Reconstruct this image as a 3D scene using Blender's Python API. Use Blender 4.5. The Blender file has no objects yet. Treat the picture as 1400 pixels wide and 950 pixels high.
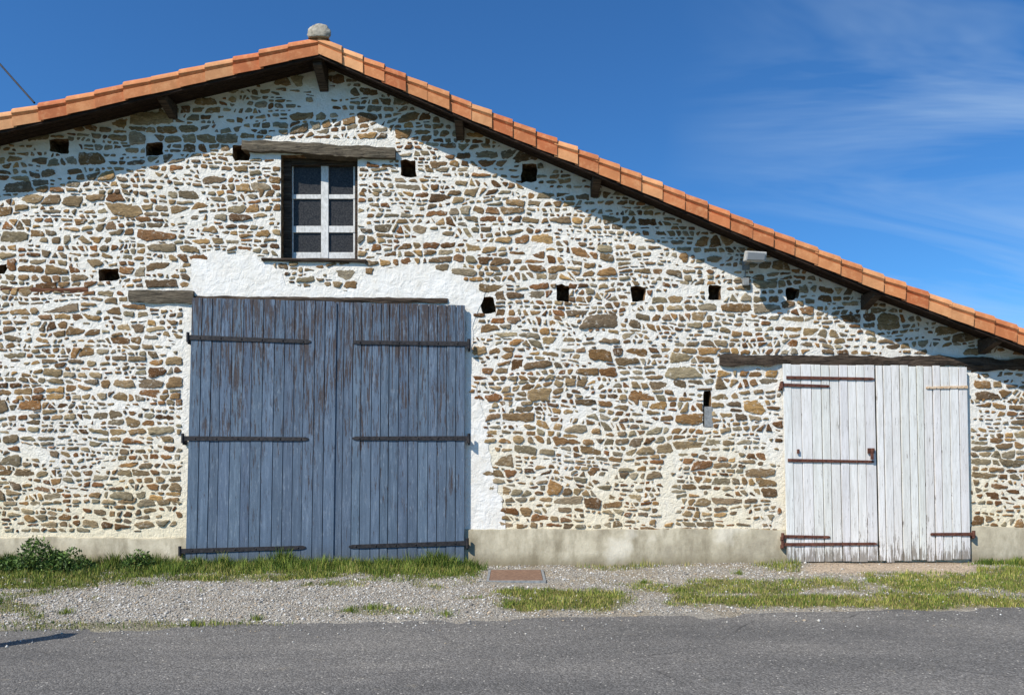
import bpy, bmesh, math, random
import numpy as np
from mathutils import Vector, noise as mn
random.seed(23); np.random.seed(7)
R=random.random; U=random.uniform
D=10.1; F=1011.1; CH=1.6
def P(px,py,y=0.0):
    s=(D+y)/F
    return ((px-700)*s, y, CH+(615-py)*s)
def lin(r,g,b):
    f=lambda c:(c/255/12.92) if c<=10 else ((c/255+.055)/1.055)**2.4
    return (f(r),f(g),f(b))
def nz(x,y,z=0.0): return mn.noise(Vector((x,y,z)))
def sm(a,b,x):
    t=max(0,min(1,(x-a)/(b-a))); return t*t*(3-2*t)
scene=bpy.context.scene
COL=scene.collection
# ---------------------------------------------------------------- materials
def newmat(name,rough=.85,spec=.25,metal=0.0):
    m=bpy.data.materials.new(name); m.use_nodes=True
    nt=m.node_tree; b=nt.nodes['Principled BSDF']
    b.inputs['Roughness'].default_value=rough
    b.inputs['Specular IOR Level'].default_value=spec
    b.inputs['Metallic'].default_value=metal
    return m,nt,b
def setin(nt,sock,v):
    if isinstance(v,bpy.types.NodeSocket): nt.links.new(v,sock)
    elif isinstance(v,(tuple,list)) and len(v)==3 and sock.type=='RGBA': sock.default_value=(*v,1)
    else: sock.default_value=v
def nd(nt,t,ins=None,**props):
    n=nt.nodes.new('ShaderNode'+t)
    for k,v in props.items(): setattr(n,k,v)
    for k,v in (ins or {}).items(): setin(nt,n.inputs[k],v)
    return n
def coord(nt,scale=(1,1,1),loc=(0,0,0),rot=(0,0,0)):
    tc=nd(nt,'TexCoord')
    return nd(nt,'Mapping',{'Vector':tc.outputs['Object'],'Scale':scale,'Location':loc,'Rotation':rot}).outputs[0]
def noi(nt,vec,scale,detail=4,rough=.55,dist=0.0):
    return nd(nt,'TexNoise',{'Vector':vec,'Scale':scale,'Detail':min(detail,5),'Roughness':rough,'Distortion':dist}).outputs['Fac']
def ramp(nt,fac,stops):
    n=nd(nt,'ValToRGB',{'Fac':fac}); cr=n.color_ramp
    while len(cr.elements)<len(stops): cr.elements.new(.5)
    for e,(p,c) in zip(cr.elements,stops):
        e.position=p; e.color=(*c,1) if isinstance(c,tuple) else (c,c,c,1)
    return n.outputs[0]
def mix(nt,f,a,b,mode='MIX'):
    n=nd(nt,'Mix',data_type='RGBA',blend_type=mode)
    setin(nt,n.inputs[0],f); setin(nt,n.inputs[6],a); setin(nt,n.inputs[7],b)
    return n.outputs[2]
def mth(nt,op,a,b=0.0):
    n=nd(nt,'Math',operation=op); setin(nt,n.inputs[0],a); setin(nt,n.inputs[1],b); return n.outputs[0]
def bump(nt,b,h,strength=.5,dist=.01):
    n=nd(nt,'Bump',{'Height':h,'Strength':strength,'Distance':dist}); nt.links.new(n.outputs[0],b.inputs['Normal'])
def attr(nt): return nd(nt,'Attribute',attribute_name='Col').outputs['Color']
def sepz(nt,i='Z'):
    tc=nd(nt,'TexCoord'); return nd(nt,'SeparateXYZ',{'Vector':tc.outputs['Object']}).outputs[i]

# stone
m_stone,nt,b=newmat('rubble_stone',.85,.2)
v=coord(nt,(1,1,3.0)); v1=coord(nt)
n1=noi(nt,v,10,5,.65,.5); n2=noi(nt,v1,75,3,.7)
c=mix(nt,1.0,attr(nt),ramp(nt,n1,[(.3,.55),(.5,1.0),(.7,1.5)]),'MULTIPLY')
c=mix(nt,ramp(nt,n2,[(.5,0.0),(.75,.45)]),c,lin(190,168,132))
nb_=noi(nt,v,24,5,.7,.4)
c=mix(nt,ramp(nt,nb_,[(.55,0.0),(.7,.75)]),c,lin(78,54,36))
c=mix(nt,ramp(nt,noi(nt,v1,15,4,.7),[(.58,0.0),(.7,.75)]),c,lin(222,212,194))
nt.links.new(c,b.inputs['Base Color'])
bump(nt,b,mth(nt,'ADD',nb_,mth(nt,'MULTIPLY',n2,.4)),1.0,.022)
# mortar
m_mortar,nt,b=newmat('lime_mortar',.92,.15)
v1=coord(nt); big=noi(nt,v1,.9,4,.6); med=noi(nt,v1,7,4,.6); fine=noi(nt,v1,45,4,.7)
c=mix(nt,ramp(nt,med,[(.3,0.0),(.7,1.0)]),lin(250,245,234),lin(238,230,215))
z=sepz(nt)
low=ramp(nt,mth(nt,'ADD',mth(nt,'MULTIPLY',z,.25),mth(nt,'MULTIPLY',mth(nt,'SUBTRACT',big,.5),.9)),[(.12,.8),(.5,0.0)])
c=mix(nt,low,c,lin(243,227,190))
c=mix(nt,ramp(nt,big,[(.54,0.0),(.78,.3)]),c,lin(205,193,171))
c=mix(nt,ramp(nt,fine,[(.61,0.0),(.76,.42)]),c,lin(176,152,120))
nt.links.new(c,b.inputs['Base Color'])
bump(nt,b,mth(nt,'ADD',noi(nt,v1,14,5,.65,.5),mth(nt,'MULTIPLY',fine,.35)),.9,.03)
# plaster
m_plaster,nt,b=newmat('plaster_patch',.92,.15)
v1=coord(nt); c=mix(nt,ramp(nt,noi(nt,v1,3,5,.65),[(.35,0.0),(.65,1.0)]),lin(248,244,236),lin(234,227,214))
c=mix(nt,ramp(nt,noi(nt,v1,12,5,.7),[(.58,0.0),(.75,.4)]),c,lin(204,186,160))
nt.links.new(c,b.inputs['Base Color']); bump(nt,b,noi(nt,v1,9,5,.65,.4),.8,.03)
# plinth
m_plinth,nt,b=newmat('cement_plinth',.9,.2)
v1=coord(nt); vs=coord(nt,(1,1,.35))
c=ramp(nt,noi(nt,v1,2.2,5,.65),[(.3,lin(150,140,120)),(.5,lin(182,172,148)),(.7,lin(206,196,172))])
c=mix(nt,ramp(nt,noi(nt,vs,5,5,.65),[(.45,0.0),(.68,.7)]),c,lin(124,114,92))
c=mix(nt,ramp(nt,sepz(nt),[(.0,.75),(.2,0.0)]),c,lin(118,106,78))
c=mix(nt,ramp(nt,noi(nt,v1,30,4,.7),[(.6,0.0),(.75,.4)]),c,lin(110,104,88))
c=mix(nt,ramp(nt,noi(nt,v1,1.1,4,.6),[(.6,0.0),(.68,.3)]),c,lin(222,216,202))
nt.links.new(c,b.inputs['Base Color']); bump(nt,b,noi(nt,v1,25,5,.7),.7,.012)
# near-black that stands for shade behind the plank gaps
m_dark,nt,b=newmat('plank_gap_shade',1,0)
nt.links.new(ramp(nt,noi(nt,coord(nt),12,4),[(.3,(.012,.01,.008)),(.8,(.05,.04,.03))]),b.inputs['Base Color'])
m_rec,nt,b=newmat('recess_stone_shaded',1,0.05)
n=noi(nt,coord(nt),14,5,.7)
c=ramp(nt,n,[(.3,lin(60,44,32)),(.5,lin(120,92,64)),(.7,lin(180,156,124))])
c=mix(nt,ramp(nt,sepz(nt,'Y'),[(.08,0.0),(.2,.6)]),c,(.03,.022,.016))  # blends to near-black with depth: recess shade put into the colour
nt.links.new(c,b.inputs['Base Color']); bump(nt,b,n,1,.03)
# wood weathered
def woodmat(name,a,bb,dk,rough=.85,sc=(1,12,12)):
    m,nt,b=newmat(name,rough,.2)
    v=coord(nt,sc); n=noi(nt,v,4,5,.7,.3)
    c=ramp(nt,n,[(.25,dk),(.45,a),(.7,bb)])
    c=mix(nt,ramp(nt,noi(nt,coord(nt,(.6,20,20)),6,4,.6),[(.55,0.0),(.62,.85)]),c,dk)
    nt.links.new(c,b.inputs['Base Color']); bump(nt,b,n,.9,.02); return m
m_beam=woodmat('weathered_oak',lin(96,86,72),lin(138,126,106),lin(34,28,24))
m_beamdk=woodmat('dark_oak',lin(70,58,48),lin(104,90,76),lin(24,19,16))
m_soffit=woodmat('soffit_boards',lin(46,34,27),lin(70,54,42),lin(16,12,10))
# blue paint
m_blue,nt,b=newmat('blue_door_paint',.65,.22)
vv=coord(nt,(9,1,.8)); v1=coord(nt)
base=mix(nt,1.0,ramp(nt,noi(nt,vv,3,5,.65),[(.3,lin(84,99,116)),(.55,lin(98,114,132)),(.75,lin(121,136,153))]),attr(nt),'MULTIPLY')
z=sepz(nt)
peel=noi(nt,coord(nt,(22,1,1.3)),2.2,5,.75,.2)
reg=noi(nt,coord(nt,(1.5,1,.7),(3,0,1)),1.6,2,.5)
hm=mth(nt,'MULTIPLY',mth(nt,'SUBTRACT',z,1.6),.055)
pm=mth(nt,'ADD',mth(nt,'ADD',peel,mth(nt,'MULTIPLY',mth(nt,'SUBTRACT',reg,.5),.3)),hm)
c=mix(nt,ramp(nt,pm,[(.585,0.0),(.615,.9)]),base,mix(nt,noi(nt,v1,20,3),lin(54,44,42),lin(88,76,70)))
c=mix(nt,ramp(nt,noi(nt,coord(nt,(7,1,1.4)),5,5,.7),[(.56,0.0),(.7,.5)]),c,lin(146,158,170))
c=mix(nt,ramp(nt,noi(nt,coord(nt,(3,1,3)),26,4,.75),[(.62,0.0),(.67,.8)]),c,lin(66,56,50))
c=mix(nt,ramp(nt,z,[(.05,.5),(.35,.0)]),c,lin(84,84,78))
nt.links.new(c,b.inputs['Base Color']); bump(nt,b,mth(nt,'SUBTRACT',noi(nt,coord(nt,(30,1,1)),6,4),ramp(nt,pm,[(.57,0.0),(.61,.5)])),.6,.006)
# white paint
m_white,nt,b=newmat('white_door_paint',.65,.3)
base=mix(nt,1.0,ramp(nt,noi(nt,coord(nt,(9,1,.7)),3,5,.65),[(.3,lin(216,213,206)),(.6,lin(240,237,231))]),attr(nt),'MULTIPLY')
z=sepz(nt)
peel=noi(nt,coord(nt,(20,1,1.6)),2.4,5,.75,.3)
hm=ramp(nt,z,[(.05,.26),(.35,.08),(.9,.02)])
c=mix(nt,ramp(nt,mth(nt,'ADD',peel,hm),[(.63,0.0),(.69,.8)]),base,lin(116,104,90))
c=mix(nt,ramp(nt,noi(nt,coord(nt,(16,1,1)),6,5,.7),[(.5,0.0),(.72,.5)]),c,lin(166,156,140))
nt.links.new(c,b.inputs['Base Color']); bump(nt,b,noi(nt,coord(nt,(30,1,1)),6,4),.5,.005)
# iron / rust
def iron(name,a,bb,metal=.2):
    m,nt,b=newmat(name,.7,.4,metal); n=noi(nt,coord(nt),22,5,.7)
    nt.links.new(ramp(nt,n,[(.35,a),(.65,bb)]),b.inputs['Base Color']); bump(nt,b,n,.5,.004); return m
m_iron=iron('black_iron',lin(24,25,30),lin(62,58,58))
m_rust=iron('rusty_iron',lin(72,40,32),lin(120,76,58),.1)
m_ochre=iron('painted_hinge',lin(196,160,120),lin(226,204,176),0)
m_cover=iron('rusty_plate',lin(112,84,66),lin(150,118,96),.1)
m_grey=iron('grey_metal',lin(120,122,122),lin(160,162,160),.1)
m_lamp=iron('lamp_housing',lin(172,168,160),lin(200,196,188),0)
# tile
m_tile,nt,b=newmat('terracotta_tile',.8,.25)
v1=coord(nt)
c=mix(nt,1.0,attr(nt),ramp(nt,noi(nt,v1,6,5,.65),[(.3,.8),(.6,1.0),(.8,1.12)]),'MULTIPLY')
c=mix(nt,ramp(nt,noi(nt,v1,12,5,.7),[(.5,0.0),(.75,.5)]),c,lin(232,180,128))
c=mix(nt,ramp(nt,noi(nt,v1,26,5,.7),[(.6,0.0),(.76,.45)]),c,lin(128,88,64))
nt.links.new(c,b.inputs['Base Color']); bump(nt,b,noi(nt,v1,40,4,.7),.4,.006)
m_cem,nt,b=newmat('ridge_mortar',.9,.2)
n=noi(nt,coord(nt),14,5,.7); nt.links.new(ramp(nt,n,[(.3,lin(130,122,108)),(.7,lin(200,190,172))]),b.inputs['Base Color']); bump(nt,b,n,.8,.02)
# window
m_wframe,nt,b=newmat('window_frame_paint',.7,.3)
nt.links.new(ramp(nt,noi(nt,coord(nt,(6,1,3)),5,5,.7),[(.3,lin(186,184,178)),(.6,lin(232,229,223))]),b.inputs['Base Color'])
m_glass,nt,b=newmat('dusty_window_glass',.3,.15)
v1=coord(nt)
c=ramp(nt,noi(nt,v1,45,4,.8),[(.4,lin(42,42,43)),(.65,lin(76,74,72))])
nt.links.new(c,b.inputs['Base Color'])
m_lens,nt,b=newmat('lamp_glass',.15,.6); b.inputs['Base Color'].default_value=(.25,.26,.27,1)
def attrmat(name,rough=.9,spec=.2,sc=30):
    m,nt,b=newmat(name,rough,spec)
    c=mix(nt,1.0,attr(nt),ramp(nt,noi(nt,coord(nt),sc,4,.7),[(.3,.7),(.7,1.25)]),'MULTIPLY')
    nt.links.new(c,b.inputs['Base Color']); return m,nt,b
m_peb,_,_=attrmat('gravel_stone')
m_grass,_,bg=attrmat('grass_blades',.7,.2,3)
m_leaf,_,_=attrmat('weed_leaves',.6,.3,12)
m_verge,nt,b=attrmat('verge_soil',.95,.1,26)
vr=nd(nt,'TexVoronoi',{'Vector':coord(nt),'Scale':55.0}); 
c0=b.inputs['Base Color'].links[0].from_socket
cc=mix(nt,.75,c0,ramp(nt,nd(nt,'SeparateColor',{'Color':vr.outputs['Color']}).outputs[0],[(0,.55),(1,1.35)]),'MULTIPLY')
nt.links.new(cc,b.inputs['Base Color'])
bump(nt,b,mth(nt,'SUBTRACT',noi(nt,coord(nt),50,4,.7),vr.outputs['Distance']),.9,.015)
# asphalt
m_asph,nt,b=newmat('asphalt',.9,.2)
v1=coord(nt); vv=coord(nt,(.25,1.2,1))
c=ramp(nt,noi(nt,vv,1.2,5,.6),[(.3,lin(108,105,100)),(.5,lin(121,117,111)),(.7,lin(135,130,122))])
vor=nd(nt,'TexVoronoi',{'Vector':v1,'Scale':85.0})
rnd=nd(nt,'SeparateColor',{'Color':vor.outputs['Color']}).outputs[0]
c=mix(nt,.9,c,ramp(nt,rnd,[(0,.5),(.6,.95),(1,1.5)]),'MULTIPLY')
vor2=nd(nt,'TexVoronoi',{'Vector':v1,'Scale':34.0})
r2=nd(nt,'SeparateColor',{'Color':vor2.outputs['Color']}).outputs[1]
spot=mth(nt,'MULTIPLY',mth(nt,'GREATER_THAN',r2,.9),mth(nt,'LESS_THAN',vor2.outputs['Distance'],.26))
c=mix(nt,mth(nt,'MULTIPLY',spot,.8),c,lin(206,198,184))
c=mix(nt,ramp(nt,noi(nt,v1,.7,5,.65),[(.5,0.0),(.68,.35)]),c,lin(88,86,84))
c=mix(nt,ramp(nt,noi(nt,v1,5,5,.7),[(.6,0.0),(.75,.5)]),c,lin(160,150,132))
vc=nd(nt,'TexVoronoi',{'Vector':nd(nt,'Mapping',{'Vector':mix(nt,.12,v1,nd(nt,'TexNoise',{'Vector':v1,'Scale':3.0,'Detail':3.0}).outputs['Color'],'ADD'),'Scale':(.45,1,1)}).outputs[0],'Scale':.9},feature='DISTANCE_TO_EDGE')
ck=mth(nt,'MULTIPLY',mth(nt,'LESS_THAN',vc.outputs['Distance'],.0045),ramp(nt,noi(nt,v1,1.1,3),[(.45,0.0),(.6,.6)]))
c=mix(nt,ck,c,lin(60,58,56))
nt.links.new(c,b.inputs['Base Color']); bump(nt,b,mth(nt,'SUBTRACT',noi(nt,v1,60,3,.7),mth(nt,'MULTIPLY',vor.outputs['Distance'],.8)),.8,.008)
m_ground,nt,b=newmat('meadow',.95,.1)
nt.links.new(ramp(nt,noi(nt,coord(nt),1.5,5,.7),[(.3,(.05,.07,.02)),(.7,(.13,.14,.06))]),b.inputs['Base Color'])

# ---------------------------------------------------------------- mesh builder
class MB:
    def __init__(s): s.v=[];s.f=[];s.c=[]
    def add(s,vs,fs,col=(1,1,1)):
        o=len(s.v); s.v+= [tuple(p) for p in vs]
        for f in fs: s.f.append(tuple(i+o for i in f)); s.c.append(col)
    def hexa(s,p,col=(1,1,1)):
        s.add(p,[(0,1,2,3),(5,4,7,6),(4,0,3,7),(1,5,6,2),(3,2,6,7),(4,5,1,0)],col)
    def box(s,x0,x1,y0,y1,z0,z1,col=(1,1,1)):
        s.hexa([(x0,y0,z0),(x1,y0,z0),(x1,y0,z1),(x0,y0,z1),(x0,y1,z0),(x1,y1,z0),(x1,y1,z1),(x0,y1,z1)],col)
    def obj(s,name,mat,parent=None,smooth=False,bevel=0,loc=None):
        me=bpy.data.meshes.new(name); me.from_pydata(s.v,[],s.f); me.materials.append(mat)
        ca=me.color_attributes.new('Col','FLOAT_COLOR','CORNER')
        cnt=np.array([len(f) for f in s.f]); arr=np.ones((cnt.sum(),4),dtype=np.float32)
        arr[:,:3]=np.repeat(np.array(s.c,dtype=np.float32),cnt,axis=0)
        ca.data.foreach_set('color',arr.ravel())
        if smooth: me.polygons.foreach_set('use_smooth',[True]*len(me.polygons))
        me.update()
        ob=bpy.data.objects.new(name,me); COL.objects.link(ob)
        if parent: ob.parent=parent
        if bevel:
            md=ob.modifiers.new('bevel','BEVEL'); md.width=bevel; md.segments=2; md.limit_method='ANGLE'
        return ob
def empty(name,loc=(0,0,0)):
    e=bpy.data.objects.new(name,None); e.location=loc; COL.objects.link(e); return e
barn=empty('stone_barn')

# ---------------------------------------------------------------- roof line
O=.45
top_px=[(-330,228),(0,152),(110,127),(220,100),(330,74),(435,48),(640,137),(830,217),(1020,297),(1200,371),(1400,447),(1640,535)]
top=[(P(x,y,-O)[0],P(x,y,-O)[2]) for x,y in top_px]
def ztop(x):
    for (a,za),(b_,zb) in zip(top,top[1:]):
        if x<=b_: return za+(zb-za)*(x-a)/(b_-a)
    (a,za),(b_,zb)=top[-2:]; return za+(zb-za)*(x-a)/(b_-a)
XL,XR=-9.4,9.1
RX=top[5][0]
def rect(cx,cy,w,h):
    a=P(cx-w/2,cy+h/2); b_=P(cx+w/2,cy-h/2); return [a[0],b_[0],a[2],b_[2]]
holes=[rect(*h) for h in [(80,199,26,20),(211,204,24,19),(329,210,21,19),(558,230,25,21),(723,237,20,25),(148,376,29,17),(3,368,14,14),
  (769,400,17,21),(872,401,19,21),(977,401,18,19),(1083,402,17,17),(667,417,20,22),(967,559,11,50),(-120,225,24,18),(1478,420,18,16)]]
win=[P(384,0)[0],P(489,0)[0],P(0,356)[2],P(0,212)[2]]
bm=bmesh.new()
out=[(XL,-.1),(XR,-.1)]
xs=[XR-.0]+[x for x,_ in reversed(top) if XL<x<XR]+[XL]
out+=[(x,ztop(x)-.16) for x in xs]
def loop(pts):
    vs=[bm.verts.new((x,0,z)) for x,z in pts]; es=[bm.edges.new((vs[i],vs[(i+1)%len(vs)])) for i in range(len(vs))]; return vs,es
E=[]; E+=loop(out)[1]
rec=MB(); recw=MB()
for i,h in enumerate(holes+[win]):
    if i<len(holes):
        cor=[(h[0],h[2]),(h[1],h[2]),(h[1],h[3]),(h[0],h[3])]; q=[]
        j=.02 if i!=12 else .006
        cor=[(a+U(-j,j),b_+U(-j,j)) for a,b_ in cor]
        for a,b_ in zip(cor,cor[1:]+cor[:1]):
            for t in (.08,.36,.64,.92): q.append((a[0]+(b_[0]-a[0])*t+U(-j,j)*.7,a[1]+(b_[1]-a[1])*t+U(-j,j)*.7))
        d=.24
        vs=[(x,0,z) for x,z in q]+[(x+U(-.012,.012),.08,z+U(-.012,.012)) for x,z in q]+[(x,d+U(-.04,.04),z) for x,z in q]; n=len(q)
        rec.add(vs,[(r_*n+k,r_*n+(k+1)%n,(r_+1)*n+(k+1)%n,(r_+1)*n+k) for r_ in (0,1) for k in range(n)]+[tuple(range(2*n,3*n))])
    else:
        q=[(h[0],h[2]),(h[1],h[2]),(h[1],h[3]),(h[0],h[3])]; d=.5
        vs=[(x,0,z) for x,z in q]+[(x,d,z) for x,z in q]
        recw.add(vs,[(0,1,5,4),(1,2,6,5),(2,3,7,6),(3,0,4,7),(4,5,6,7)])
    E+=loop(q)[1]
bmesh.ops.triangle_fill(bm,use_beauty=True,use_dissolve=False,edges=E,normal=(0,-1,0))
me=bpy.data.meshes.new('gable_wall'); bm.to_mesh(me); bm.free(); me.materials.append(m_mortar)
ob=bpy.data.objects.new('gable_wall',me); COL.objects.link(ob); ob.parent=barn
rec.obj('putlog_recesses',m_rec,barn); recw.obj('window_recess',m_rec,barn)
sw=MB(); BK=11
for x0,x1 in ((XL,XL+.4),(XR-.4,XR)):
    sw.box(x0,x1,.01,BK,-.1,min(ztop(x0),ztop(x1))-.25)
sw.box(XL+.41,XR-.41,BK-.4,BK-.01,-.1,3.0)
sw.obj('side_walls',m_mortar,barn)

# ---------------------------------------------------------------- stones (recursive slanted splitting = layered schist rubble)
blue=[P(250,0)[0],P(638,0)[0],-.2,P(0,410)[2]]
white=[P(1070,0)[0],P(1327,0)[0],-.2,P(0,500)[2]]
lint=[(330,540,190,216),(175,262,393,416),(262,612,404,418),(985,1400,485,503),(357,500,351,358)]
excl=holes+[win,blue,white]+[[P(a,0)[0],P(b_,0)[0],P(0,d)[2],P(0,c_)[2]] for a,b_,c_,d in lint]
excl.append([XL-1,XR+1,-1,P(0,727)[2]])
def inpoly(x,y,poly):
    c=False;j=len(poly)-1
    for i in range(len(poly)):
        xi,yi=poly[i];xj,yj=poly[j]
        if (yi>y)!=(yj>y) and x<(xj-xi)*(y-yi)/(yj-yi)+xi: c=not c
        j=i
    return c
patches=[[(262,352),(300,342),(352,352),(384,372),(392,388),(440,392),(470,398),(500,372),(560,362),(625,372),(652,395),(640,420),(262,410)],
         [(636,400),(664,400),(648,440),(642,500),(660,560),(672,640),(690,700),(688,740),(630,740)],
         [(905,640),(918,600),(925,690),(910,728),(895,728)],[(430,95),(450,95),(452,150),(428,150)]]
def clip(poly,a,b_,c_):
    out=[]
    n=len(poly)
    for i in range(n):
        p=poly[i];q=poly[(i+1)%n]
        dp=a*p[0]+b_*p[1]-c_; dq=a*q[0]+b_*q[1]-c_
        if dp<=0: out.append(p)
        if (dp<0<dq) or (dq<0<dp):
            t=dp/(dp-dq); out.append((p[0]+t*(q[0]-p[0]),p[1]+t*(q[1]-p[1])))
    return out
def ext(poly):
    xs_=[p[0] for p in poly]; zs_=[p[1] for p in poly]; return min(xs_),max(xs_),min(zs_),max(zs_)
def area_c(poly):
    ar=0;cx=0;cz=0
    for a_,b_ in zip(poly,poly[1:]+poly[:1]):
        w=a_[0]*b_[1]-b_[0]*a_[1]; ar+=w; cx+=(a_[0]+b_[0])*w; cz+=(a_[1]+b_[1])*w
    if abs(ar)<1e-6: return 0,0,0
    return ar/2,cx/(3*ar),cz/(3*ar)
cells=[]
THS=[.06,.07,.08,.09,.1,.11,.125,.15]
def split(poly,th,asp):
    if len(poly)<3: return
    ar,cx,cz=area_c(poly)
    if ar<.0015: return
    x0,x1,z0,z1=ext(poly); w,h=x1-x0,z1-z0
    he=ar/max(w,1e-3)
    if he>th*1.4:
        t=U(.34,.66); tilt=random.gauss(0,.095); zc=z0+(z1-z0)*t
        xc=(x0+x1)/2; A,B=-tilt,1.0; Cc=A*xc+B*zc
    elif w>asp*he:
        t=U(.33,.67); tilt=random.gauss(0,.5); xc=x0+w*t; zc=(z0+z1)/2; A,B=1.0,tilt; Cc=A*xc+B*zc
    else:
        cells.append(poly); return
    n_=math.hypot(A,B); A/=n_;B/=n_;Cc/=n_
    for s_ in (1,-1):
        nt_=th if R()<.5 else random.choice(THS); na=asp if R()<.5 else U(2.2,4.6)
        split(clip(poly,s_*A,s_*B,s_*Cc),nt_,na)
z=.2; row=0
def zrow(k,x): return zbase[k]+.10*nz(x*.9,k*3.7,31)
zbase=[.15]
while zbase[-1]<7.3: zbase.append(zbase[-1]+U(.28,.5))
for k in range(len(zbase)-1):
    xb=XL-.2-U(0,.8); xt=xb
    while xb<XR+.3:
        w=U(.6,1.5); sl_=random.gauss(0,.12); nxb=xb+w-sl_*.5; nxt=xb+w+sl_*.5
        if zbase[k]<ztop(max(XL,min(XR,xb+w/2)))+.5:
            split([(xb,zrow(k,xb)),(nxb,zrow(k,nxb)),(nxt,zrow(k+1,nxt)),(xt,zrow(k+1,xt))],random.choice(THS),U(2.2,4.4))
        xb,xt=nxb,nxt
pal=[(166,138,98),(140,108,70),(116,80,46),(178,154,116),(160,146,116),(142,128,100),(184,144,90),(98,68,42),(146,96,54),(128,108,82),(118,98,76),(168,126,78),(170,154,126),(142,120,90),(128,86,52),(154,120,80),(156,142,118),(150,126,90)]
pal=[lin(*c_) for c_ in pal]
def wx(x,z): return (x+.035*nz(x*1.3,z*1.3,20)+.016*nz(x*5,z*5,21), z+.045*nz(x*1.1,z*1.4,22)+.02*nz(x*4.5,z*5,23))
st=MB(); nst=0
for poly in cells:
    ar,x,zz=area_c(poly)
    X0,Z0=wx(x,zz)
    if not(XL<X0<XR): continue
    pxx=700+X0*100.1; pyy=775-Z0*100.1
    if any(inpoly(pxx+14*nz(x*3,zz*3,5),pyy+14*nz(x*3,zz*3,9),pp) for pp in patches): continue
    if Z0>ztop(X0)-.2: continue
    if R()<.02: continue
    gap=max(.005,.0102+.0065*nz(x*1.5,zz*1.5,3)+U(-.002,.004))
    if R()<.1: gap+=.006
    base=poly
    for a_,b_ in zip(base,base[1:]+base[:1]):
        ex,ez=b_[0]-a_[0],b_[1]-a_[1]; L=math.hypot(ex,ez)
        if L<1e-5: continue
        A,B=ez/L,-ex/L
        j=random.gauss(0,.07); A2,B2=A*math.cos(j)-B*math.sin(j),A*math.sin(j)+B*math.cos(j)
        mx,mz=(a_[0]+b_[0])/2,(a_[1]+b_[1])/2
        poly=clip(poly,A2,B2,A2*mx+B2*mz-gap*U(.55,1.5)*(1.2 if abs(ex)<abs(ez) else 1))
        if len(poly)<3: break
    if len(poly)<3: continue
    poly=[wx(*p) for p in poly]; x,zz=X0,Z0
    for _k in range(3):
        if R()<.42 and len(poly)>2:
            x0,x1,z0,z1=ext(poly); sx,sz=random.choice([(1,1),(-1,1),(1,-1),(-1,-1)])
            w,h=(x1-x0),(z1-z0); A,B=sx*h*U(.5,1.4),sz*w; n_=math.hypot(A,B)
            cxx=x1 if sx>0 else x0; czz=z1 if sz>0 else z0
            poly=clip(poly,A/n_,B/n_,(A*cxx+B*czz)/n_-U(.15,.42)*min(w,h))
    if len(poly)<3: continue
    bad=False
    for e in excl:
        if e[0]<x<e[1] and e[2]<zz<e[3]: bad=True;break
        if x<e[0]-.8 or x>e[1]+.8 or zz>e[3]+.5 or zz<e[2]-.5: continue
        ds=[(e[0]-x,(1,0,e[0]-.004)),(x-e[1],(-1,0,-e[1]-.004)),(e[2]-zz,(0,1,e[2]-.004)),(zz-e[3],(0,-1,-e[3]-.004))]
        dm=max(ds,key=lambda t:t[0]); poly=clip(poly,*dm[1])
        if len(poly)<3: bad=True;break
    if bad: continue
    ar,cx,cz=area_c(poly)
    if ar<.0008: continue
    np_=[]
    ks=[U(.04,.26) for _ in poly]
    for i_,(a_,b_) in enumerate(zip(poly,poly[1:]+poly[:1])):
        k1=ks[i_];k2=ks[(i_+1)%len(poly)]
        np_.append((a_[0]+(b_[0]-a_[0])*k1,a_[1]+(b_[1]-a_[1])*k1)); np_.append((b_[0]+(a_[0]-b_[0])*k2,b_[1]+(a_[1]-b_[1])*k2))
    rs=[]
    for a_,b_ in zip(np_,np_[1:]+np_[:1]):
        L=math.hypot(b_[0]-a_[0],b_[1]-a_[1])
        if L<.003: continue
        nseg=max(1,int(L/.018))
        for s_ in range(nseg): rs.append((a_[0]+(b_[0]-a_[0])*s_/nseg,a_[1]+(b_[1]-a_[1])*s_/nseg))
    if len(rs)<5: continue
    rg=min(.016,math.sqrt(ar)*.12)
    ring=[(x_+rg*nz(x_*18,z_*24,1.5)+rg*.8*nz(x_*70,z_*70,4),z_+rg*nz(x_*18,z_*24,7.5)+rg*.8*nz(x_*70,z_*70,8)) for x_,z_ in rs]
    h=U(.003,.018); tx,tz=U(-.05,.05),U(-.12,.12)
    n=len(ring); vs=[]
    for yy,ins in ((.004,0),(-h*.8,.0035),(-h,.012)):
        for x_,z_ in ring:
            dx,dz=x_-cx,z_-cz; L=math.hypot(dx,dz)+1e-6; f=max(.25,1-ins/L)
            X=cx+dx*f;Z=cz+dz*f
            y_=yy if yy>0 else yy+tx*dx+tz*dz-(.005*nz(X*30,Z*30,2) if ins>.01 else 0)
            vs.append((X,y_,Z))
    vs.append((cx,-h*1.1,cz))
    fs=[]
    for k in range(n):
        k2=(k+1)%n
        for rr in (0,1): fs.append((rr*n+k,rr*n+k2,(rr+1)*n+k2,(rr+1)*n+k))
        fs.append((2*n+k,2*n+k2,3*n))
    c0=random.choice(pal); c1=random.choice(pal); t=U(0,.5); br=U(.75,1.2)
    col=tuple((a*(1-t)+b_*t)*br for a,b_ in zip(c0,c1))
    st.add(vs,fs,col); nst+=1
print('stones',nst)
so=st.obj('rubble_stones',m_stone,barn,smooth=True)
bm=bmesh.new(); bm.from_mesh(so.data)
for f in bm.faces:
    if f.normal.y>0: f.normal_flip()
bm.to_mesh(so.data); bm.free()

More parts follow.
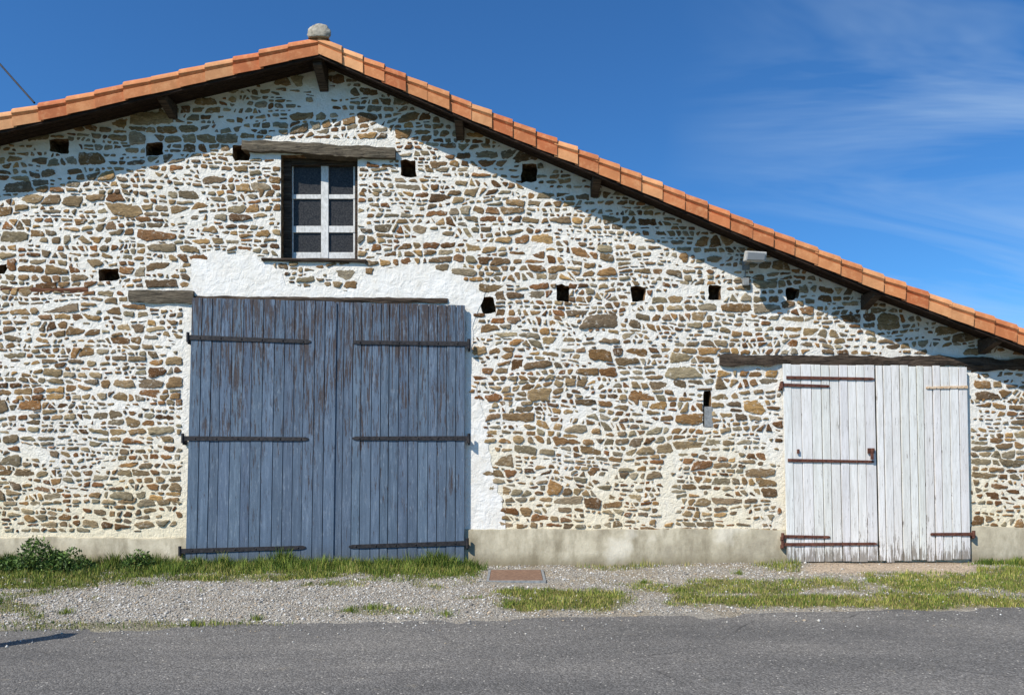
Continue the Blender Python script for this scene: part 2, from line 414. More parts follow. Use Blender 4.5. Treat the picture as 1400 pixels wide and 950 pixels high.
pl=MB()
def skin(poly,y,mb,step=.05):
    pts_=[]
    for (a,b_) in zip(poly,poly[1:]+poly[:1]):
        p0=P(*a);p1=P(*b_); L=math.dist(p0,p1); n=max(1,int(L/step))
        for k in range(n):
            X=p0[0]+(p1[0]-p0[0])*k/n; Z=p0[2]+(p1[2]-p0[2])*k/n
            pts_.append((X+.05*nz(X*7,Z*7,2),y,Z+.05*nz(X*7,Z*7,6)))
    mb.add(pts_,[tuple(range(len(pts_)))])
skin(patches[0],-.004,pl); skin(patches[1],-.0065,pl)
pl.obj('plaster_repairs',m_plaster,barn)

pb=MB()
def plinth(px0,px1,tp):
    x0,x1=P(px0,0)[0],P(px1,0)[0]; n=max(2,int((x1-x0)/.06))
    vs=[];fs=[]
    for k in range(n+1):
        x=x0+(x1-x0)*k/n; zt=P(0,tp)[2]+.03*nz(x*1.5,3)+.014*nz(x*9,1)
        y=-.034+.008*nz(x*2,8)
        vs+=[(x,y,-.1),(x,y,zt-.01),(x,y+.012,zt),(x,.01,zt+.006)]
    for k in range(n):
        for j in range(3): a=k*4+j; fs.append((a,a+4,a+5,a+1))
    pb.add(vs,fs)
plinth(-240,256,735); plinth(634,1074,723); plinth(1326,1610,720)
po=pb.obj('cement_plinth',m_plinth,barn,smooth=True)

# ---------------------------------------------------------------- beams
def beam(name,px0,py0,px1,py1,hpx,yf,yb,mat,seed=0,rough=.012,mb=None):
    m=MB(); a=P(px0,py0,yf);b_=P(px1,py1,yf); h=hpx*.01
    n=max(3,int(abs(b_[0]-a[0])/.05)); vs=[];fs=[]
    prof=[(0,1),(.0,.5),(.0,0),(1,0),(1,.5),(1,1)]
    for k in range(n+1):
        t=k/n; x=a[0]+(b_[0]-a[0])*t; z=a[2]+(b_[2]-a[2])*t
        for q,(d,hh) in enumerate(prof):
            y=yf+(yb-yf)*d
            e=1 if 0<k<n else 0
            vs.append((x+(0 if e else rough*nz(q*3,seed,k)),y+rough*nz(x*4,q*2.3,seed+5)*.8+(.01 if hh in(0,1) and d==0 else 0),
                       z-h*.5+h*hh+rough*1.3*nz(x*3.2,q*1.7,seed)+rough*.5*nz(x*14,q,seed)))
    Pn=len(prof)
    for k in range(n):
        for q in range(Pn):
            q2=(q+1)%Pn; fs.append((k*Pn+q,k*Pn+q2,(k+1)*Pn+q2,(k+1)*Pn+q))
    fs.append(tuple(range(Pn))); fs.append(tuple(n*Pn+q for q in reversed(range(Pn))))
    m.add(vs,fs); o=m.obj(name,mat,barn); return o
beam('window_lintel',330,197,540,209,14,-.085,.3,m_beam,1,.024)
beam('large_door_lintel',175,404,264,406,17,-.05,.3,m_beam,2,.024)
beam('large_door_lintel_edge',262,408,612,411,7,-.03,.3,m_beamdk,3,.014)
beam('small_door_lintel',985,491,1345,494,13,-.06,.3,m_beamdk,4,.035)
beam('small_door_lintel_end',1322,498,1440,499,17,-.045,.3,m_beamdk,5,.035)
beam('window_sill',357,354,500,356,4,-.05,.3,m_beamdk,6,.006)
beam('wall_timber',0,395,120,396,7,-.008,.2,woodmat('red_slate',lin(110,72,52),lin(140,98,72),lin(70,46,36)),7,.016)
sl=MB(); a=P(962,584,.05);b_=P(973,556,.05); sl.box(a[0],b_[0],-.006,.02,a[2],b_[2]); sl.obj('slit_slate',m_grey,barn,bevel=.003)

# ---------------------------------------------------------------- roof
vt=MB()
tcol=[(216,138,88),(222,148,96),(212,130,82),(228,160,108),(206,120,74),(222,144,92),(232,168,116),(214,134,86)]
prof=[(.012,-.235),(.004,-.17),(.0,-.118),(.014,-.110),(-.016,-.085),(-.012,-.045),(.014,-.015),(.06,0),(.11,-.012),(.15,-.05),(.17,-.10)]
def verge(x0,x1,step):
    sgn=1 if x1>x0 else -1; x=x0; k=0
    while (x-x1)*sgn<0:
        st_=step*U(.94,1.06); xe=x+sgn*st_*1.13; z0=ztop(x)+U(-.007,.007); z1=ztop(xe)+U(-.007,.007)
        c_=lin(*random.choice(tcol)); br=U(.88,1.1); c_=tuple(q*br for q in c_)
        vs=[];fs=[]; n=len(prof); NS=3; dy=U(-.008,.008)
        for s_ in range(NS+1):
            t=s_/NS; X=x+(xe-x)*t; Z=z0+(z1-z0)*t
            k_=.02*t
            for (py_,pz_) in prof:
                vs.append((X,-O+py_-k_+dy,Z+pz_+k_*(.9 if pz_>-.1 else .3)-.012))
        for s_ in range(NS):
            for q in range(n-1):
                a=s_*n+q; fs.append((a,a+1,a+n+1,a+n))
        o2=len(vs)
        for (py_,pz_) in prof:
            sc=.8; vs.append((xe-sgn*.003,-O+.05+(py_-.05)*sc+dy,z1-.07+(pz_+.07)*sc-.012))
        for q in range(n-1): fs.append((NS*n+q,NS*n+q+1,o2+q+1,o2+q))
        vt.add(vs,fs,c_); x+=sgn*st_
verge(RX,XR+.3,.285); verge(RX,XL-.3,.36)
vo=vt.obj('verge_tiles',m_tile,barn,smooth=False)
for p_ in vo.data.polygons: p_.use_smooth=True
md=vo.modifiers.new('es','EDGE_SPLIT'); md.split_angle=math.radians(40)
rc=MB()
for side in (1,-1):
    xe=(XR+.3) if side==1 else (XL-.3)
    X=RX; nx=int(abs(xe-RX)/.33); ny=int(11/.035)
    cols=ny+1
    vs=[];fs=[]
    for i in range(nx+1):
        for d in (0,1):
            x=RX+(xe-RX)*i/nx
            for j in range(ny+1):
                y=-O+.12+j*.035; w=abs(math.sin(y*math.pi/.21))
                vs.append((x,y,ztop(x)-.09+.06*w+(.018 if d==0 else 0)))
    rows=2*(nx+1)
    for r_ in range(rows-1):
        for j in range(ny): a=r_*cols+j; fs.append((a,a+1,a+cols+1,a+cols))
    rc.add(vs,fs,lin(208,132,90))
rc.obj('roof_tiles',m_tile,barn,smooth=True)
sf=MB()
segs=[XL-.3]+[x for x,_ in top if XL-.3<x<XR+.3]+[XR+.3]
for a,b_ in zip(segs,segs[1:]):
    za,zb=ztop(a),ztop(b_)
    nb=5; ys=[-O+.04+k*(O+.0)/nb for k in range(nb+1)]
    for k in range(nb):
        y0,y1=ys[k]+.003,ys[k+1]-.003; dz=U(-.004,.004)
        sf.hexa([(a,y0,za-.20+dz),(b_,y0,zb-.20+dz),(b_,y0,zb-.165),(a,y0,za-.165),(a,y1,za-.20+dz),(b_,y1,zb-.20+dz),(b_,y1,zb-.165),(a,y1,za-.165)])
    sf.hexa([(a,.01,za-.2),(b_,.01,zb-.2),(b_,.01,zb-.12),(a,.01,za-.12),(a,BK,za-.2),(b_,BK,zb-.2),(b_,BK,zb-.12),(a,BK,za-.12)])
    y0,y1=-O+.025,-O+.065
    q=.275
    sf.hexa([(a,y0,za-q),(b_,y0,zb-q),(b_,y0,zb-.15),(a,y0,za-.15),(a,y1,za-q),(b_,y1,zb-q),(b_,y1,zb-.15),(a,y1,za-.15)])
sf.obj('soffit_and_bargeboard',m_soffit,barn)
pu=MB()
def purlin(px,w=.11,h=.15,l=.36):
    x=P(px,0,-.2)[0]; zt=ztop(x)-.205
    pu.hexa([(x-w/2,-l,zt-h*.55),(x+w/2,-l,zt-h*.55),(x+w/2,-l,zt),(x-w/2,-l,zt),(x-w/2,.02,zt-h*1.35),(x+w/2,.02,zt-h*1.35),(x+w/2,.02,zt),(x-w/2,.02,zt)])
for px in (228,628,815,1192,1355,-60): purlin(px)
purlin(438,.12,.24)
pu.obj('purlin_ends',m_beamdk,barn,bevel=.008)
rd=MB(); zr=ztop(RX); n=12; vs=[];fs=[]
for j,y in enumerate([-O+.0]+[ -O+.02+.4*k for k in range(1,28)]):
    for k in range(n+1):
        a=math.pi*k/n; rr=.13+(.012 if j%2 else 0)
        vs.append((RX+rr*math.cos(a),y,zr-.05+rr*1.0*math.sin(a)))
for j in range(27):
    for k in range(n): a=j*(n+1)+k; fs.append((a,a+1,a+n+2,a+n+1))
rd.add(vs,fs,lin(198,142,108)); rd.obj('ridge_tiles',m_tile,barn,smooth=True)
bm=bmesh.new(); bmesh.ops.create_icosphere(bm,subdivisions=4,radius=1)
for v in bm.verts:
    c_=v.co.copy(); dsp=1+.14*mn.noise(c_*1.8)+.08*mn.noise(c_*5)
    zz_=c_.z*.12*dsp
    v.co=Vector((RX+.02+c_.x*.15*dsp*(1 if c_.z>0 else 1.05),-O-.01+c_.y*.05*dsp,zr+.015+max(zz_,-.06)))
me=bpy.data.meshes.new('ridge_end_mortar'); bm.to_mesh(me); bm.free(); me.materials.append(m_cem)
for p_ in me.polygons: p_.use_smooth=True
o=bpy.data.objects.new('ridge_end_mortar',me); COL.objects.link(o); o.parent=barn

# ---------------------------------------------------------------- doors
def lerp(a,b_,t): return a+(b_-a)*t
def planks(mb,TL,TR,BL,BR,n,yf,th,gap=.004,cr=(.85,1.08),jag=.01,twist=.004):
    us=[0]
    for k in range(n): us.append(us[-1]+U(.85,1.15))
    us=[u/us[-1] for u in us]
    for k in range(n):
        a,b_=us[k],us[k+1]; dy=U(-twist,twist)
        t0=(lerp(TL[0],TR[0],a),lerp(TL[1],TR[1],a)); t1=(lerp(TL[0],TR[0],b_),lerp(TL[1],TR[1],b_))
        b0=(lerp(BL[0],BR[0],a),lerp(BL[1],BR[1],a)); b1=(lerp(BL[0],BR[0],b_),lerp(BL[1],BR[1],b_))
        p=[P(*b0,yf),P(*b1,yf),P(*t1,yf),P(*t0,yf)]
        jb=U(-jag,jag); jt=U(-jag,jag)*.5
        g=gap*U(.6,1.5)
        x0b,x1b,x1t,x0t=p[0][0]+g,p[1][0]-g,p[2][0]-g,p[3][0]+g
        zb0,zb1,zt1,zt0=p[0][2]+jb,p[1][2]+jb,p[2][2]+jt,p[3][2]+jt
        y0,y1=yf+dy,yf+dy+th; q=U(*cr); 
        mb.hexa([(x0b,y0,zb0),(x1b,y0,zb1),(x1t,y0,zt1),(x0t,y0,zt0),(x0b,y1,zb0),(x1b,y1,zb1),(x1t,y1,zt1),(x0t,y1,zt0)],(q,q*U(.98,1.02),q*U(.98,1.02)))
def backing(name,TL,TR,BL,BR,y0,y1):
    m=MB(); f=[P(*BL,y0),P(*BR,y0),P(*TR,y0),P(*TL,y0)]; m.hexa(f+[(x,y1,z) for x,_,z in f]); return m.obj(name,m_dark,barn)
def strap(mb,px0,py0,px1,py1,yf,hp,pin):
    a=P(px0,py0,yf);b_=P(px1,py1,yf);h=hp*.01
    x0,x1=a[0],b_[0]
    def seg(t0,t1,h0,h1,th):
        X0,X1=lerp(x0,x1,t0),lerp(x0,x1,t1); Z0,Z1=lerp(a[2],b_[2],t0),lerp(a[2],b_[2],t1)
        if X0>X1: X0,X1,Z0,Z1,h0,h1=X1,X0,Z1,Z0,h1,h0
        mb.hexa([(X0,yf-th,Z0-h0/2),(X1,yf-th,Z1-h1/2),(X1,yf-th,Z1+h1/2),(X0,yf-th,Z0+h0/2),
                 (X0,yf+.004,Z0-h0/2),(X1,yf+.004,Z1-h1/2),(X1,yf+.004,Z1+h1/2),(X0,yf+.004,Z0+h0/2)])
    seg(0,.03,h*.4,h*.9,.007); seg(.0305,1,h*.85,h*1.05,.008)
    for t in np.linspace(.06,.9,6):
        X=lerp(x0,x1,t);Z=lerp(a[2],b_[2],t); r=h*.22; n=8
        vs=[(X+r*math.cos(k*math.pi/4),yf-.0085,Z+r*math.sin(k*math.pi/4)) for k in range(n)]+[(X+r*.6*math.cos(k*math.pi/4),yf-.018,Z+r*.6*math.sin(k*math.pi/4)) for k in range(n)]
        mb.add(vs,[(k,(k+1)%n,n+(k+1)%n,n+k) for k in range(n)]+[tuple(range(n,2*n))])
    if pin:
        X=x1;Z=b_[2]; r=.021; n=12; vs=[]
        for zz in (Z-h*1.1,Z+h*1.1):
            vs+=[(X+r*math.cos(2*math.pi*k/n),yf-.003+r*math.sin(2*math.pi*k/n),zz) for k in range(n)]
        mb.add(vs,[(k,(k+1)%n,n+(k+1)%n,n+k) for k in range(n)]+[tuple(range(n)),tuple(range(n,2*n))])
        mb.box(X-.012,X+.012,yf+.01,.05,Z-h*1.5,Z-h*.3)
YB=-.085
TL,TR,BL,BR=(262,407),(636,417),(253,775),(635,771)
def bl(t): return (lerp(TL[0],TR[0],t),lerp(TL[1],TR[1],t)),(lerp(BL[0],BR[0],t),lerp(BL[1],BR[1],t))
tm,bm_=bl(.525)
door=MB()
planks(door,TL,(tm[0]-1,tm[1]),BL,(bm_[0]-1,bm_[1]),14,YB,.03,.0035)
planks(door,(tm[0]+1,tm[1]+1),TR,(bm_[0]+1,bm_[1]),BR,14,YB-.004,.03,.0035)
bd=door.obj('blue_barn_door',m_blue,barn,bevel=.003)
ms=MB()
a,b_=bl(.525); w=4.5
f=[P(b_[0]-w/2,b_[1]-2,YB-.012),P(b_[0]+w/2,b_[1]-2,YB-.012),P(a[0]+w/2,a[1]+2,YB-.012),P(a[0]-w/2,a[1]+2,YB-.012)]
ms.hexa([(x,y-.012,z) for x,y,z in f]+[(x,YB-.006,z) for x,y,z in f],(1.02,1.02,1.02))
ms.obj('blue_door_cover_strip',m_blue,barn,bevel=.004)
backing('blue_door_shade_backing',(264,411),(634,420),(256,770),(633,766),YB+.035,-.012)  # near-black sheet added so the plank gaps read as shade
hb=MB()
YS=YB-.008
for a in ((425,467,257,461),(422,600,250,599),(418,748,246,753)): strap(hb,*a,YS,6.0,True)
for a in ((483,468,641,470),(482,599,641,599),(477,747,639,742)): strap(hb,*a,YS-.004,6.0,True)
hb.obj('blue_door_hinges',m_iron,barn,bevel=.0015)
YW=-.085
TL,TR,BL,BR=(1070,498),(1323,501),(1076,769),(1328,765)
tm,bm_=bl(.5)
door=MB()
planks(door,TL,(tm[0]-.8,tm[1]),BL,(bm_[0]-.8,bm_[1]),10,YW,.03,.0048,(.9,1.03),.012)
planks(door,(tm[0]+.8,tm[1]),TR,(bm_[0]+.8,bm_[1]),BR,11,YW-.003,.03,.007,(.9,1.03),.02)
door.obj('white_barn_door',m_white,barn,bevel=.003)
backing('white_door_shade_backing',(1073,502),(1320,505),(1079,760),(1325,757),YW+.035,-.012)  # same near-black sheet, standing for shade behind the white planks
hw=MB(); YS=YW-.008
for a in ((1195,518,1075,516),(1134,528,1069,526),(1195,631,1077,629),(1135,734,1070,733),(1199,743,1070,744)): strap(hw,*a,YS,4.2,a[2]<1072)
strap(hw,1272,730,1331,730,YS,4.4,True)
hx,hy,hz=P(1191,616,YS)
hw.box(hx-.05,hx+.04,YS-.02,YS,hz-.035,hz+.035); hw.box(hx-.02,hx+.01,YS-.05,YS-.021,hz-.12,hz+.03)
hx,hy,hz=P(1091,617,YS); hw.box(hx-.015,hx+.015,YS-.02,YS,hz-.03,hz+.03)
hw.obj('white_door_ironwork',m_rust,barn,bevel=.0015)
ho=MB(); strap(ho,1266,530,1323,529,YS,3.6,False); ho.obj('pale_hinge',m_ochre,barn,bevel=.0015)

# ---------------------------------------------------------------- window
wn=MB(); yw=.17
def wb(px0,px1,py0,py1,y0,y1,mb):
    a=P(px0,py1,y0);b_=P(px1,py0,y0); mb.box(a[0],b_[0],y0,y1,a[2],b_[2])
fr=MB()
wb(386,398,213,354,.12,.2,fr); wb(485.5,492,213,354,.12,.2,fr); wb(398.2,485.2,214,226,.12,.2,fr)
fr.obj('window_outer_frame',m_beamdk,barn,bevel=.004)
wb(439,449,227,353,yw-.02,yw+.03,wn); 
for y0,y1 in ((266,272),(309,318),(345,353.5)):
    wb(399,438.7,y0,y1,yw-.012,yw+.03,wn); wb(449.3,485.3,y0,y1,yw-.012,yw+.03,wn)
wb(398.3,401,227,353,yw-.005,yw+.028,wn); wb(483,485.4,227,353,yw-.005,yw+.028,wn); 
wn.obj('window_glazing_bars',m_wframe,barn,bevel=.003)
gl=MB(); wb(397,487,225,352,yw+.012,yw+.02,gl); gl.obj('window_panes',m_glass,barn)

# ---------------------------------------------------------------- floodlight
fl=empty('wall_floodlight',P(1031,351,-.36))
mb=MB(); mb.hexa([(-.15,-.07,-.075),(.13,-.07,-.085),(.14,-.10,.035),(-.13,-.10,.05),(-.13,.06,-.05),(.11,.06,-.055),(.12,.05,.075),(-.11,.05,.09)]); mb.obj('housing',m_lamp,fl,bevel=.012)
mb=MB(); mb.hexa([(-.12,-.095,-.062),(.10,-.095,-.068),(.11,-.113,.015),(-.11,-.113,.028),(-.12,-.07,-.06),(.10,-.07,-.066),(.11,-.09,.02),(-.11,-.09,.03)]); mb.obj('lens',m_lens,fl)
mb=MB(); mb.box(-.03,.03,.06,.36,-.02,.02); mb.box(-.05,.05,.335,.36,-.09,.05)
for k in range(5): mb.box(-.09+.04*k,-.082+.04*k,.055,.08,-.04,.07)
mb.obj('bracket',m_grey,fl,bevel=.003)
jb=MB(); a=P(1020,385,-.06); jb.box(a[0]-.04,a[0]+.04,-.07,-.005,a[2]-.05,a[2]+.05); jb.box(a[0]-.006,a[0]+.006,-.03,-.015,a[2]+.052,a[2]+.3)
jb.obj('junction_box',m_grey,barn,bevel=.005)

# ---------------------------------------------------------------- ground
g=MB(); g.add([(-400,-400,-.03),(400,-400,-.03),(400,600,-.03),(-400,600,-.03)],[(0,1,2,3)]); g.obj('ground',m_ground)
def edge(x): return -3.07+.098*x if abs(x)<12 else -3.07+.098*12*(1 if x>0 else -1)
rdm=MB(); vs=[];fs=[]; xs=list(np.arange(-80,80.1,.1))
for x in xs: vs+=[(x,-9.3,0),(x,edge(x)-.0+.05*nz(x*1.4,4)+.03*nz(x*6,9),0)]
for k in range(len(xs)-1): fs.append((2*k,2*k+2,2*k+3,2*k+1))
rdm.add(vs,fs); rdm.obj('road',m_asph)
def proj(x,y): return 700+x*F/(D+y), 615+CH*F/(D+y)
def gmask(x,y):
    px,py=proj(x,y)
    n=nz(x*1.8,y*2.4,1)+.5*nz(x*6,y*6,2)
    m=0
    lim=797 if px>135 else 812
    if px<690: m=max(m,(1-sm(lim-16,lim+9,py-n*20))*(1-sm(640,668,px+n*10)))
    if px<60: m=max(m,.6*sm(0,.3,n+.1))
    def blob(cx,cy,rx,ry,w):
        d=((px-cx)/rx)**2+((py-cy)/ry)**2
        return w*(1-sm(.35,1.5,d-n*1.1))
    m=max(m,blob(770,822,115,13,1),blob(1000,806,140,10,.8),blob(1180,824,330,8,1),blob(1300,800,160,17,.9),blob(1390,772,45,10,1),
          blob(520,836,80,5,.5),blob(200,857,240,6,.45),blob(1090,781,60,6,.5),blob(860,778,80,4,.35))
    if x>7.6: m=max(m,.5+.5*n)
    if 1095<px<1335 and py<790+6*n: m*=.05
    if 662<px<748 and 779<py<806: m=0
    return max(0,min(1,m))
def apron(x,y):
    px,py=proj(x,y); n=nz(x*2,y*2,7)
    return sm(1095,1120,px+10*n)*(1-sm(1320,1345,px+10*n))*(1-sm(786,793,py-6*n))
def vz(x,y):
    e=edge(x)
    z=.016*nz(x*1.3,y*1.3)+.008*nz(x*5,y*5)
    z+=max(-.02,min(.028,.06*(y-e)+.0))
    z+=.045*sm(1,4,x)*sm(-2.2,0,y)
    return z
dx=.05; X=np.arange(-13,13.01,dx); Y=np.arange(-4.6,.06,dx)
V=[];Cc=[];Fs=[]
ny=len(Y)
gr_c=lin(128,122,70); gv=lin(172,164,150); so_=lin(146,130,102); ap=lin(192,172,148)
for x in X:
    for y in Y:
        V.append((x,y,vz(x,y))); m=gmask(x,y); n=.5+.5*nz(x*2.2,y*2.2,3)
        a=[gv[i]*(.8+.35*n) for i in range(3)]
        if x>-.5:
            t=.5*sm(.35,.7,n); a=[a[i]*(1-t)+so_[i]*t for i in range(3)]
        a=[a[i]*(1-m)+ (gr_c[i]*(.6+.5*n))*m*.9+so_[i]*.1*m for i in range(3)]
        w=apron(x,y); a=[a[i]*(1-w)+ap[i]*w for i in range(3)]
        k=sm(-.28,-.02,y)*.5; a=[q*(1-k)+so_[i]*.6*k for i,q in enumerate(a)]
        Cc.append((*a,1))
for i in range(len(X)-1):
    for j in range(ny-1): a=i*ny+j; Fs.append((a,a+ny,a+ny+1,a+1))
me=bpy.data.meshes.new('gravel_verge'); me.from_pydata(V,[],Fs); me.materials.append(m_verge)
ca=me.color_attributes.new('Col','FLOAT_COLOR','POINT'); ca.data.foreach_set('color',np.array(Cc,dtype=np.float32).ravel())
me.polygons.foreach_set('use_smooth',[True]*len(me.polygons))
o=bpy.data.objects.new('verge',me); COL.objects.link(o)
def bulk(name,V,Fc,C,mat):
    me=bpy.data.meshes.new(name); nv=len(V); nf=len(Fc); k=Fc.shape[1]
    me.vertices.add(nv); me.vertices.foreach_set('co',V.astype(np.float32).ravel())
    me.loops.add(nf*k); me.loops.foreach_set('vertex_index',Fc.astype(np.int32).ravel())
    me.polygons.add(nf); me.polygons.foreach_set('loop_start',np.arange(0,nf*k,k,dtype=np.int32))
    me.update(calc_edges=True); me.materials.append(mat)
    ca=me.color_attributes.new('Col','FLOAT_COLOR','POINT'); c=np.ones((nv,4),dtype=np.float32); c[:,:3]=C; ca.data.foreach_set('color',c.ravel())
    o=bpy.data.objects.new(name,me); COL.objects.link(o); return o
PV=[];PC=[]
oct_=np.array([(1,0,0),(-1,0,0),(0,1,0),(0,-1,0),(0,0,1),(0,0,-1)],float)
of=np.array([(0,2,4),(2,1,4),(1,3,4),(3,0,4),(2,0,5),(1,2,5),(3,1,5),(0,3,5)])
pc=[lin(186,180,168),lin(164,160,152),lin(204,198,186),lin(138,132,124),lin(180,162,138),lin(216,212,204)]
cnt=0
for _ in range(75000):
    x=U(-8,8.5); y=U(-4.2,-.03); e=edge(x)
    if y<e-.9: continue
    if y<e+.05 and R()>.22*math.exp((y-e)*4.5): continue
    m=gmask(x,y); w=apron(x,y)
    if R()<m*.93 or R()<w*.95: continue
    px,py=proj(x,y)
    if 664<px<746 and 780<py<804: continue
    dens=1 if x<0 else .62
    if R()>dens: continue
    s=U(.005,.012)*(1.9 if R()<.06 else 1)
    q=oct_*np.array([s*U(.8,1.5),s*U(.8,1.3),s*U(.5,.9)])*(1+np.random.uniform(-.2,.2,(6,1)))
    a=U(0,6.28); ca_,sa=math.cos(a),math.sin(a)
    q=np.stack([q[:,0]*ca_-q[:,1]*sa,q[:,0]*sa+q[:,1]*ca_,q[:,2]],1)
    q+=np.array([x,y,max(vz(x,y),0.0)+s*.25]); PV.append(q); c_=np.array(random.choice(pc))*U(.75,1.15); PC.append(np.repeat(c_[None],6,0)); cnt+=1
PV=np.concatenate(PV);PC=np.concatenate(PC)
Ff=(of[None]+6*np.arange(cnt)[:,None,None]).reshape(-1,3)
bulk('gravel',PV,Ff,PC,m_peb)
GV=[];GC=[];GF=[]; nb=0
gcol=[lin(116,132,54),lin(142,148,66),lin(94,116,44),lin(168,162,86),lin(186,172,108),lin(82,106,40)]
def blade(x,y,h,w,c_,z=None,lean=.5):
    global nb
    a=U(0,6.28); l=h*U(.1,lean); lx,ly=l*math.cos(a),l*math.sin(a); b2=U(0,3.14); wx_,wy=w*math.cos(b2),w*math.sin(b2)
    if z is None: z=max(vz(x,y),0)-.004
    y=min(y,-.115-abs(wy)); 
    ty=min(y+ly,-.115)
    GV.extend([(x-wx_,y-wy,z),(x+wx_,y+wy,z),(x+lx*.45+wx_*.7,min(y+ly*.4+wy*.7,-.115),z+h*.6),(x+lx*.45-wx_*.7,min(y+ly*.4-wy*.7,-.115),z+h*.6),(x+lx,ty,z+h)])
    o=nb*5; GF.extend([(o,o+1,o+2),(o,o+2,o+3),(o+3,o+2,o+4)]); GC.extend([c_]*5); nb+=1
for _ in range(240000):
    x=U(-8,8.6); y=U(-3.6,-.05)
    if y<edge(x)-.08: continue
    m=gmask(x,y)
    if m<.08 or R()>m**1.3: continue
    px,py=proj(x,y)
    t=nz(x*1.5,y*1.5,11); t2=nz(x*5,y*5,14)
    wallside=sm(-1.2,-.2,y)*(1 if px<655 else .4)
    h=U(.014,.045)*(1+1.3*max(0,t2))+wallside*U(.02,.11)*max(0,1+1.3*t+1.2*t2)
    c_=random.choice(gcol[:3]+gcol[5:]) if R()<.5+.6*t+ (.12 if x<0 else -.18) else random.choice(gcol[1:5])
    br=U(.65,1.15)*(1+.35*t2); blade(x,y,max(.01,h),U(.0022,.0045),tuple(q*br for q in c_))
tufts=[(190,.26),(215,.24),(385,.24),(392,.3),(300,.17),(330,.13),(470,.17),(520,.18),(600,.28),(612,.26),(570,.2),(640,.18),(150,.24),(270,.2),(350,.16),(430,.17),(545,.15),(1350,.1),(1385,.12),(15,.24),(5,.2),(235,.16),(495,.13)]
for px,h in tufts:
    for yy in (U(-.4,-.12),U(-.25,-.1)):
        x=(px+U(-8,8)-700)*(D+yy)/F
        for _ in range(170):
            a=abs(random.gauss(0,.11)); b2=U(0,6.28)
            c_=random.choice(gcol[:3]+[gcol[5]]*2); br=U(.6,1.1)
            blade(x+a*1.5*math.cos(b2),yy+a*.8*math.sin(b2),h*U(.3,1.1)*math.exp(-a*2.5),U(.003,.006),tuple(q*br for q in c_),None,.7)
for px,py in ((480,838),(265,855),(508,835),(1010,790),(880,800),(1080,800),(930,812),(90,842),(350,848),(610,842),(1190,800),(700,830),(1260,808)):
    yy=CH*F/(py-615)-D; x=(px-700)*(D+yy)/F
    for _ in range(100):
        a=abs(random.gauss(0,.05)); b2=U(0,6.28); blade(x+a*math.cos(b2),yy+a*math.sin(b2),U(.025,.07),.003,random.choice(gcol[:3]))
bulk('grass',np.array(GV),np.array(GF),np.array(GC),m_grass)
def weed(cx,cy,rx,rz,n,name='weed_plant'):
    V=[];Fc=[];C=[];k=0
    for _ in range(n):
        a=U(0,6.28); rr=R()**.5; hh=R()
        X=cx+rx*rr*math.cos(a)*(1-.35*hh); Y=min(cy+.26*rr*math.sin(a),-.12); top_=rz*(1-.75*rr*rr)*(.75+.6*nz(X*6,cy,3)+.35*nz(X*15,cy,8))
        Z=.02+max(.02,top_)*hh
        s=U(.012,.028); d=Vector((U(-1,1),U(-1,1),U(-.1,1))).normalized(); s2=d.cross(Vector((U(-1,1),U(-1,1),U(-1,1)))).normalized()
        p=Vector((X,Y,Z)); q=[p,p+d*s+s2*s*.45,p+d*s*2.1,p+d*s-s2*s*.45]
        V+= [tuple(t) for t in q]; Fc.append((k,k+1,k+2)); Fc.append((k,k+2,k+3)); k+=4
        c_=random.choice([lin(76,104,42),lin(96,124,54),lin(60,84,36),lin(116,140,66)]); br=U(.6,1.2)*(.6+.4*hh); C+=[tuple(t*br for t in c_)]*4
    bulk(name,np.array(V),np.array(Fc),np.array(C),m_leaf)
weed(-6.25,-.42,.65,.42,4600); weed(-5.75,-.5,.45,.28,1700); weed(-4.95,-.3,.35,.25,1100); weed(-6.9,-.5,.4,.3,1300)
weed(-.75,-.25,.25,.15,500); weed(-3.1,-.22,.2,.18,500); weed(-4.2,-.25,.25,.14,500)
ac=empty('metal_access_cover'); mb=MB()
y0,y1=-1.28,-.52; x0,x1=-.27,.37
mb.box(x0,x1,y0,y1,.0,.052); mb.obj('plate',m_cover,ac,bevel=.004)
mb=MB(); 
for q in ((x0-.035,x0-.004,y0-.035,y1+.035),(x1+.004,x1+.035,y0-.035,y1+.035),(x0-.003,x1+.003,y0-.035,y0-.004),(x0-.003,x1+.003,y1+.004,y1+.035)): mb.box(*q,.0,.048)
mb.obj('frame',m_grey,ac)
rp=MB(); rp.box(-5.06,-4.94,-4.86,-4.74,-.05,1.42); rp.box(-5.08,-4.92,-4.88,-4.72,1.421,1.48); rp.obj('added_shadow_post',m_beam,None,bevel=.01)  # unseen post, added out of frame to cast the shadow at lower left
A=Vector(P(47,141,-.35)); C0=Vector((0,-D,CH))
B=A+Vector((-3,0,3.54))-.3*(C0-A)
up=empty('utility_pole',(B.x,B.y,0))
bm=bmesh.new(); bmesh.ops.create_cone(bm,cap_ends=True,segments=16,radius1=.15,radius2=.1,depth=B.z+.3); bmesh.ops.translate(bm,verts=bm.verts,vec=(0,0,(B.z+.3)/2))
me=bpy.data.meshes.new('pole'); bm.to_mesh(me); bm.free(); me.materials.append(m_beam); o=bpy.data.objects.new('pole',me); COL.objects.link(o); o.parent=up
mb=MB(); mb.box(-.6,.6,-.05,.05,B.z-.1,B.z); mb.obj('crossarm',m_beamdk,up,bevel=.005)
cu=bpy.data.curves.new('overhead_cable','CURVE'); cu.dimensions='3D'; cu.bevel_depth=.013
sp=cu.splines.new('POLY'); N=16; sp.points.add(N)
for k in range(N+1):
    t=k/N; p=A.lerp(B,t); p.z-=.05*4*t*(1-t); sp.points[k].co=(*p,1)
cu.materials.append(m_iron); o=bpy.data.objects.new('overhead_cable',cu); COL.objects.link(o)

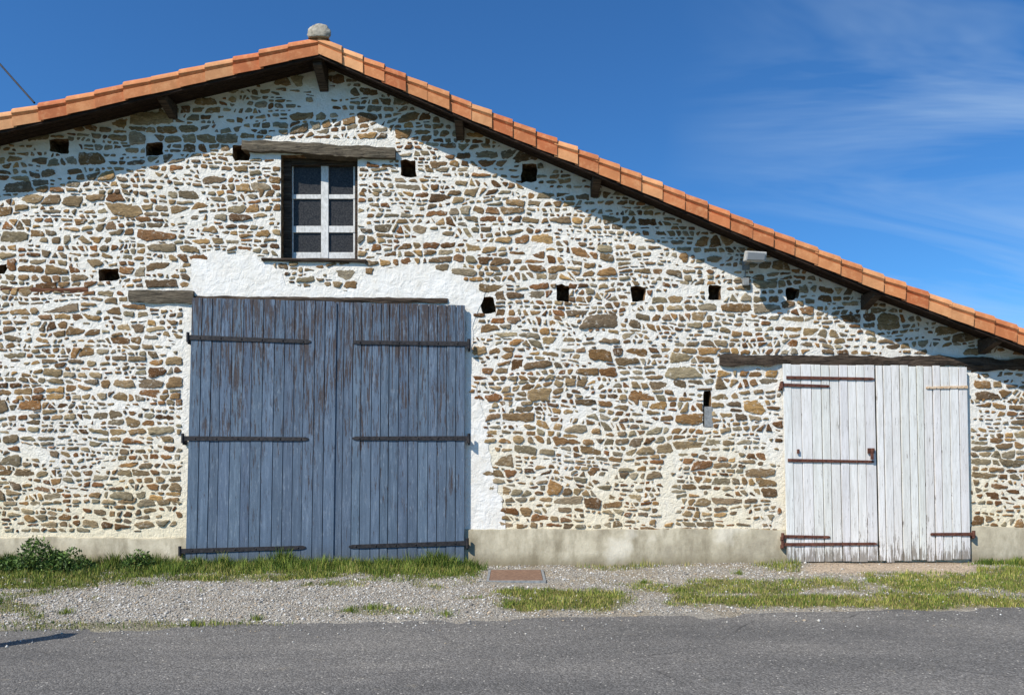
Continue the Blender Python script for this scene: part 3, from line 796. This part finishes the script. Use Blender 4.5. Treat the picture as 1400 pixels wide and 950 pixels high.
# ---------------------------------------------------------------- light & sky
d=Vector((.47,.45,-.61)).normalized()
sl_=bpy.data.lights.new('sun','SUN'); sl_.energy=5.0; sl_.angle=math.radians(.5); sl_.color=(1,.95,.865)
so2=bpy.data.objects.new('sun',sl_); COL.objects.link(so2); so2.rotation_euler=d.to_track_quat('-Z','Y').to_euler()
el=math.asin(-d.z); az=math.atan2(-d.x,-d.y)
w=bpy.data.worlds.new('World'); scene.world=w; w.use_nodes=True; nt=w.node_tree
bgn=nt.nodes['Background']; 
sky=nd(nt,'TexSky',sky_type='NISHITA'); sky.sun_disc=False; sky.sun_elevation=el; sky.sun_rotation=az%(2*math.pi); sky.air_density=1.0; sky.dust_density=.3; sky.ozone_density=2.5
tc=nd(nt,'TexCoord'); sx=nd(nt,'SeparateXYZ',{'Vector':tc.outputs['Generated']})
zz=mth(nt,'ADD',mth(nt,'MAXIMUM',sx.outputs['Z'],0.0),.25)
cv=nd(nt,'CombineXYZ',{'X':mth(nt,'DIVIDE',sx.outputs['X'],zz),'Y':mth(nt,'DIVIDE',sx.outputs['Y'],zz)})
mp=nd(nt,'Mapping',{'Vector':cv.outputs[0],'Rotation':(0,0,math.radians(-48)),'Scale':(.5,2.4,1),'Location':(.2,.9,0)})
cl=noi(nt,mp.outputs[0],1.3,5,.6,.8)
cm=noi(nt,cv.outputs[0],.8,2,.5)
msk=mth(nt,'MULTIPLY',ramp(nt,cl,[(.43,0.0),(.75,.55)]),ramp(nt,mth(nt,'ADD',sx.outputs['X'],mth(nt,'MULTIPLY',mth(nt,'SUBTRACT',cm,.5),.5)),[(.2,0.0),(.5,1.0)]))
hs=mix(nt,1.0,sky.outputs[0],(.42,.93,1.42),'MULTIPLY')
c=mix(nt,msk,hs,(5.5,7.2,9.0))
nt.links.new(c,bgn.inputs['Color']); bgn.inputs['Strength'].default_value=.1

cam=bpy.data.cameras.new('camera'); cam.lens=26; cam.sensor_width=36; cam.shift_y=.1; cam.clip_end=2000
co=bpy.data.objects.new('camera',cam); co.location=(0,-D,CH); co.rotation_euler=(math.radians(90),0,0); COL.objects.link(co); scene.camera=co
scene.view_settings.view_transform='Standard'; scene.view_settings.look='None'; scene.view_settings.exposure=0
